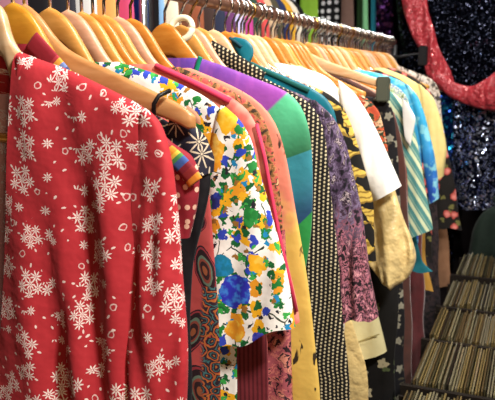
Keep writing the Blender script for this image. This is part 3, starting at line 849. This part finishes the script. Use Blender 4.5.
# ------------------------------------------------------------------ record crates
m_rec = [('pale grey', mat('sleeve_pale_grey', '#6f6852', rough=.3, sheen=0, wr=0, spec=.6)), ('yellowed', mat('sleeve_yellowed', '#72623c', rough=.32, sheen=0, wr=0, spec=.6)),
         ('brown', mat('sleeve_brown', '#544529', rough=.35, sheen=0, wr=0, spec=.6)), ('dark olive', mat('sleeve_dark', '#3c3722', rough=.35, sheen=0, wr=0, spec=.6)), ('black', mat('sleeve_black', '#1e1a14', rough=.3, sheen=0, wr=0, spec=.6)),
         ('clear plastic', mat('sleeve_plastic', '#7a7256', rough=.12, sheen=0, wr=0, spec=.9))]
m_crate = mat('dark_crate_wood', '#1a130d', rough=.6, sheen=0, wr=0)
ZTOP = .83
rows = [('nearest', 1.25, 1.53), ('second nearest', 1.585, 1.865), ('middle', 1.90, 2.15), ('second farthest', 2.20, 2.48), ('farthest', 2.58, 2.88)]
meshes = {}
rr = random.Random(3)
XL, XE = -.236, .02
for ri, (rn, y0, y1) in enumerate(rows):
    x1 = XE
    t = thing('record_crate', f'dark wooden crate holding the {rn} row of records', 'crate', ((XL + x1) / 2, (y0 + y1) / 2, .5), 'record crates')
    boxmesh('bottom', m_crate, t, XL - .02, x1 + .02, y0 - .012, y1 + .012, .50, .512)
    boxmesh('front_panel', m_crate, t, XL - .02, x1 + .02, y0 - .026, y0 - .012, .50, .818)
    boxmesh('back_panel', m_crate, t, XL - .02, x1 + .02, y1 + .008, y1 + .014, .50, .80)
    boxmesh('side_panel', m_crate, t, XL - .02, XL - .008, y0 - .012, y1 + .008, .512, .74)
    boxmesh('side_panel', m_crate, t, x1 + .008, x1 + .02, y0 - .012, y1 + .008, .512, .74)
    x = XL
    while x < x1 - .004:
        th = rr.uniform(.003, .0042)
        nm, mm = m_rec[rr.choices(range(6), (4, 3, 3, 3, 1, 2))[0]]
        key = (nm, ri)
        if key not in meshes:
            bm = bmesh.new(); box(bm, -.5, .5, -(y1 - y0) / 2, (y1 - y0) / 2, 0, 1)
            me = bpy.data.meshes.new('record_sleeve'); bm.to_mesh(me); bm.free(); me.materials.append(mm); meshes[key] = me
        o = bpy.data.objects.new('record_sleeve', meshes[key]); COL.objects.link(o)
        hgt = .312 + rr.uniform(-.009, .006)
        o.scale = (th, 1, hgt)
        o.location = (x + th / 2, (y0 + y1) / 2 + rr.uniform(-.006, .004), .5125)
        o.rotation_euler = (0, 0, rr.uniform(-.004, .004))
        tag(o, f'{nm} record sleeve packed upright in the {rn} crate', 'record', f'{nm} records in the {rn} crate')
        x += th + rr.uniform(.0022, .0036)
t = thing('display_table', 'dark low table carrying the record crates', 'table', (.1, 2.05, 0))
boxmesh('tabletop', m_crate, t, -.28, .75, 1.15, 3.0, .46, .5, bevel=.004)
for xx in (-.24, .7):
    for yy in (1.2, 2.95): boxmesh('leg', m_crate, t, xx - .025, xx + .025, yy - .025, yy + .025, 0, .46)

# ------------------------------------------------------------------ back of the shop
def p_sequin(base, alt, frac=.35, sc=110, met=.85, nk=1.5, ro=.22):
    g = G('sequins_' + base[1:])
    p = g.uv()
    d, c, _ = g.vor(g.vec(*p), sc, .5)
    r, gg, b = g.sep(c)
    g.put(g.bsdf.inputs['Base Color'], g.mix((r < frac) * 1.0, base, alt))
    g.put(g.bsdf.inputs['Metallic'], g.m('MAXIMUM', (r < frac) * .9, met)); g.bsdf.inputs['Roughness'].default_value = ro
    geo = g.n('ShaderNodeNewGeometry')
    vm = g.n('ShaderNodeVectorMath'); vm.operation = 'MULTIPLY_ADD'
    g.t.links.new(c.s, vm.inputs[0]); vm.inputs[1].default_value = (nk, nk, nk)
    v2 = g.n('ShaderNodeVectorMath'); v2.operation = 'ADD'; g.t.links.new(geo.outputs['Normal'], v2.inputs[0]); v2.inputs[1].default_value = (-nk / 2, -nk / 2, -nk / 2)
    g.t.links.new(v2.outputs[0], vm.inputs[2])
    v3 = g.n('ShaderNodeVectorMath'); v3.operation = 'NORMALIZE'; g.t.links.new(vm.outputs[0], v3.inputs[0])
    g.t.links.new(v3.outputs[0], g.bsdf.inputs['Normal'])
    return g.mat
m_navyseq = p_sequin('#080b18', '#8090b8', .05, 170)
m_bluseq = p_sequin('#0c2a68', '#2a9ad0', .3, 90)
m_redseq = p_sequin('#a8323a', '#e8908c', .05, 160, .0, .7, .4)
m_silseq = p_sequin('#141830', '#c8d0e8', .34, 130)
YB = 3.5
t = thing('sequin_dress', 'navy sequin dress with red sequin ruffle and silver sequin skirt, hanging on the back wall', 'dress', (W(468, 100, YB)[0], YB, W(468, 205, YB)[1]))
cloth('bodice', m_navyseq, t, px([(395, -40), (397, 20), (405, 60), (425, 100), (445, 122)], YB), px([(560, -40), (560, 20), (555, 60), (545, 100), (540, 122)], YB), YB, .05, .07, 40, 30, .02, .12, 41)
cloth('skirt', m_silseq, t, px([(446, 92), (440, 130), (437, 170), (432, 206)], YB - .05), px([(545, 92), (550, 130), (560, 170), (565, 206)], YB - .05), YB - .05, .05, .1, 40, 50, .035, .09, 42)
cloth('ruffle', m_redseq, t, px([(398, -30), (403, 10), (413, 38), (424, 62), (434, 92)], YB - .12), px([(424, -30), (429, 15), (437, 40), (446, 62), (455, 86)], YB - .12), YB - .12, .015, .02, 40, 24, .016, .05, 46)
cloth('ruffle', m_redseq, t, px([(434, 82), (450, 98), (475, 108), (500, 112), (530, 104)], YB - .15), px([(438, 70), (455, 83), (470, 87), (485, 79), (510, 60)], YB - .15), YB - .15, .015, .025, 40, 24, .016, .05, 47)
cloth('blue_panel', m_bluseq, t, px([(436, 92), (436, 120), (437, 150), (438, 172)], YB - .12), px([(452, 96), (453, 120), (453, 150), (450, 172)], YB - .12), YB - .12, .02, .03, 24, 16, .008, .05, 43)
# dark evening dress left of it
YB2 = 3.74
o = cloth('sequin_dress', p_sequin('#0a0a12', '#4a5078', .1, 70), None, px([(398, -40), (398, 20), (398, 70), (400, 150), (396, 260)], YB2), px([(425, -40), (432, 20), (440, 70), (450, 150), (455, 260)], YB2), YB2, .03, .05, 40, 30, .012, .1, 44)
xs = sum(v.co.x for v in o.data.vertices) / len(o.data.vertices)
tag(recenter(o), 'black sparkling evening dress hanging left of the red ruffle', 'dress')
tube('hanging_loop', M_BLACK, o, [(xs, YB2, W(410, -38, YB2)[1]), (xs, 3.77, 2.24), (xs, 3.79, 2.19)], .004, 6)
xs = W(480, 0, YB)[0]
tube('hanging_loop', M_BLACK, t, [(xs, YB, W(480, -38, YB)[1]), (xs, 3.7, 2.3), (xs, 3.8, 2.19)], .004, 6)
# dark green bag by the sequin skirt
YG = 3.1
t = thing('shopping_bag', 'dark green cloth bag slumped behind the farthest record crate', 'bag', (W(482, 248, YG)[0], YG, .5))
m_grn = mat('dark_green_cloth', p_plain('#0f1a15', '#1a2b21'))
zb = .505
gl = px([(494, 206), (482, 212), (473, 228), (468, 250)], YG); gr = px([(520, 206), (530, 205), (535, 225), (535, 250)], YG)
cloth('bag_body', m_grn, t, gl + [(gl[-1][0], zb)], gr + [(gr[-1][0], zb)], YG, .05, .09, 30, 30, .018, .08, 45, endcap=True)
tube('bag_handle', m_grn, t, [(x, YG, z) for x, z in px([(498, 208), (496, 198), (502, 192), (510, 198), (512, 208)], YG)], .012, 10)
t = thing('bench', 'dark bench under the green bag behind the crates', 'bench', (.2, 3.18, 0))
boxmesh('bench_top', m_crate, t, -.3, .75, 3.02, 3.34, .46, .5, bevel=.004)
for xx in (-.25, .7):
    for yy in (3.06, 3.3): boxmesh('leg', m_crate, t, xx - .02, xx + .02, yy - .02, yy + .02, 0, .46)

# back rack of colourful clothes seen through the hooks
XB = -1.3; ZB = 2.02
t = thing('back_rail', 'chrome rail of the second clothes rack behind', 'clothes rail', (XB, 2.4, 0))
tube('rail', M_CHROME, t, [(XB, .8, ZB), (XB, 2.0, ZB), (XB, 3.5, ZB)], .013, 12)
tube('post', M_CHROME, t, [(XB, .85, 0), (XB, .85, ZB - .013)], .013, 12); tube('post', M_CHROME, t, [(XB, 3.45, 0), (XB, 3.45, ZB - .013)], .013, 12)
bc = [('grey', '#4a4c54'), ('dusty pink', '#c88a96'), ('black', '#17161a'), ('charcoal', '#2c2c34'), ('white', '#ebe8e2'), ('orange and white', '#e8a25a'), ('hot pink', '#d0507c'), ('royal blue', '#1d4fa8'), ('sky blue', '#7fa8cc'),
      ('pale cream', '#e6d8bc'), ('brown', '#6a3c24'), ('rust brown', '#8a4a2c'), ('dark brown', '#34201a'), ('midnight blue', '#1a2038'), ('plum', '#5a2a58'), ('lilac', '#b8aede'), ('magenta', '#b03a80'), ('dark green', '#1f3a2c'), ('scarlet', '#d04a4a'),
      ('beige', '#c8ae8c'), ('dark olive', '#4a4430'), ('navy', '#202c58'), ('mustard', '#e0a82c'), ('ivory', '#efe6d2'), ('jet black', '#0e0e12'), ('denim blue', '#3a5a90'), ('lime green', '#8cc83c'), ('grass green', '#5a9a3a'), ('coal grey', '#2a2830'), ('pale pink', '#e0b4b4')]
for i, (cn, cc) in enumerate(bc[:25]):
    Yb = 1.2 + i * .09
    g_ = thing('hung_garment', f'blurred {cn} garment on the second rack behind the hooks', 'garment', (XB, Yb, .9), 'clothes on the second rack')
    rp = [(XB + .03, ZB - .06), (XB + .1, ZB - .085), (XB + .19, ZB - .13), (XB + .22, ZB - .22), (XB + .225, 1.4), (XB + .23, .95)]
    cloth('body', mat('back_' + cn.replace(' ', '_'), p_plain(cc, cc), wr=0), g_, [(2 * XB - x, z) for x, z in rp], rp, Yb, .018, .03, 30, 14, .008, .06, 60 + i)
    tube('hook', M_CHROME, g_, [(XB, Yb, ZB - .075), (XB, Yb, ZB - .02)] + [(XB + .0155 * math.cos(a), Yb, ZB + .0155 * math.sin(a)) for a in [(-40 + 22 * q) * PI / 180 for q in range(10)]], .002, 6)
# clothes on the back wall above the rail's end
wallc = [('polka dot', (318, 342), mat('polka_dots', lambda g: (lambda d: g.mix(d[0] < .3, '#101014', '#e8e8ea'))(g.vor(g.vec(*g.uv()), 26, .2)))), ('taupe brown', (345, 357), mat('taupe', p_plain('#6a5048', '#7c6054'))), ('forest green', (357, 366), mat('forest', p_plain('#22401f', '#2f5428'))),
         ('mint green', (366, 371), mat('mint', p_plain('#6fae7a', '#7fbe8a'))), ('turquoise fringed', (371, 379), mat('turquoise', p_stripes('#1a8aa8', '#3fb8d0', .012, 0))), ('purple spangled', (379, 396), p_sequin('#3a1a4a', '#a05a98', .2, 70)),
         ('bright lime', (300, 318), mat('lime', p_plain('#9ad03a', '#a8dc4c'))), ('white cotton', (262, 300), mat('white_cloth', p_plain('#e6eaf4', '#f2f4fa')))]
for i, (cn, (a, b_), mm) in enumerate(wallc):
    Yw = 3.72
    L = px([(a, -60), (a, 0), (a - 1, 60), (a - 1, 130)], Yw); R = px([(b_, -60), (b_, 0), (b_ + 1, 60), (b_ + 1, 130)], Yw)
    o = cloth('hung_garment', mm, None, L, R, Yw - .075 * (i % 2), .012, .016, 30, 14, .004, .05, 100 + i)
    xc = sum(v.co.x for v in o.data.vertices) / len(o.data.vertices); zt_ = max(v.co.z for v in o.data.vertices)
    recenter(o)
    tube('hanging_loop', M_BLACK, o, [(xc, Yw - .075 * (i % 2), zt_ - .02), (xc, 3.765, zt_ + .01), (xc, 3.795, 2.19)], .003, 6)
    tag(o, f'{cn} garment hanging on the back wall above the rail', 'garment', 'clothes on the back wall')
boxmesh('wall_batten', M_BLACK, None, -1.75, .4, 3.79, 3.83, 2.16, 2.2)
tag(recenter(bpy.data.objects['wall_batten']), 'dark batten high on the back wall that the wall clothes hang from', 'batten')
# chrome upright near the left
x0 = W(143, 10, 1.78)[0]
t = thing('rack_upright', 'tall chrome upright with a narrow black strip behind the left hangers', 'post', (x0, 1.78, 0))
tube('post', M_CHROME, t, [(x0, 1.78, 0), (x0, 1.78, 1.2), (x0, 1.78, 2.78)], .013, 16)
boxmesh('black_strip', M_BLACK, t, x0 + .012, x0 + .03, 1.79, 1.82, 0, 2.78)  # narrow black strip along the right of the chrome post

# ------------------------------------------------------------------ room
def p_floor(g):
    x, y, z = g.obj()
    n, _ = g.noise(g.vec(x * 6, y), 6, 4)
    return g.mix(n, '#3a281c', '#5c4230')
bm = bmesh.new(); box(bm, -1.9, 2.2, -2.2, 4.0, -.05, 0); struct('floor', bm, mat('floor_boards', p_floor, rough=.45, sheen=0, wr=0))
bm = bmesh.new(); box(bm, -1.9, 2.2, -2.2, 4.0, 2.8, 2.85); struct('ceiling', bm, mat('ceiling_paint', '#b8b0a4', rough=.9, sheen=0, wr=0))
bm = bmesh.new(); box(bm, -1.9, 2.2, 3.85, 4.0, 0, 2.8); struct('wall_back', bm, mat('dark_wall', '#221a1c', rough=.9, sheen=0, wr=0))
m_wall = mat('side_wall', '#6a5c52', rough=.9, sheen=0, wr=0)
bm = bmesh.new(); box(bm, -1.95, -1.9, -2.2, 4.0, 0, 2.8); struct('wall_left', bm, m_wall)
bm = bmesh.new(); box(bm, 2.2, 2.25, -2.2, 4.0, 0, 2.8); struct('wall_right', bm, m_wall)

# ------------------------------------------------------------------ light
def area(name, loc, target, size, power, col, spread=112):
    l = bpy.data.lights.new(name, 'AREA'); l.size = size; l.energy = power; l.color = col; l.spread = math.radians(spread)
    o = bpy.data.objects.new(name, l); COL.objects.link(o); o.location = loc
    o.rotation_euler = (Vector(target) - Vector(loc)).to_track_quat('-Z', 'Y').to_euler()
    return o
area('ceiling_lamp', (.75, .1, 2.6), (-.45, .8, 1.6), .2, 27, (1, .97, .93))
area('ceiling_lamp', (.05, .9, 2.75), (-.45, 1.35, 1.62), .25, 19, (1, .96, .9))
area('ceiling_lamp', (.1, 2.0, 2.75), (-.45, 2.15, 1.62), .25, 17, (1, .95, .88))
area('ceiling_lamp', (-1.0, 2.0, 2.78), (-1.1, 2.4, 1.6), .3, 18, (1, .97, .95))
area('ceiling_lamp', (-.1, 2.8, 2.75), (-.1, 3.5, 1.5), .25, 12, (1, .95, .9))
area('warm_lamp', (.9, -.8, 1.7), (-.4, 1.0, .7), .4, 4.5, (1, .66, .36))
w = bpy.data.worlds.new('shop_glow'); S.world = w; w.use_nodes = True
w.node_tree.nodes['Background'].inputs[0].default_value = (1, .82, .62, 1)
w.node_tree.nodes['Background'].inputs[1].default_value = .04
S.view_settings.view_transform = 'Standard'; S.view_settings.look = 'None'; S.view_settings.gamma = 1
S.view_settings.exposure = -0.5
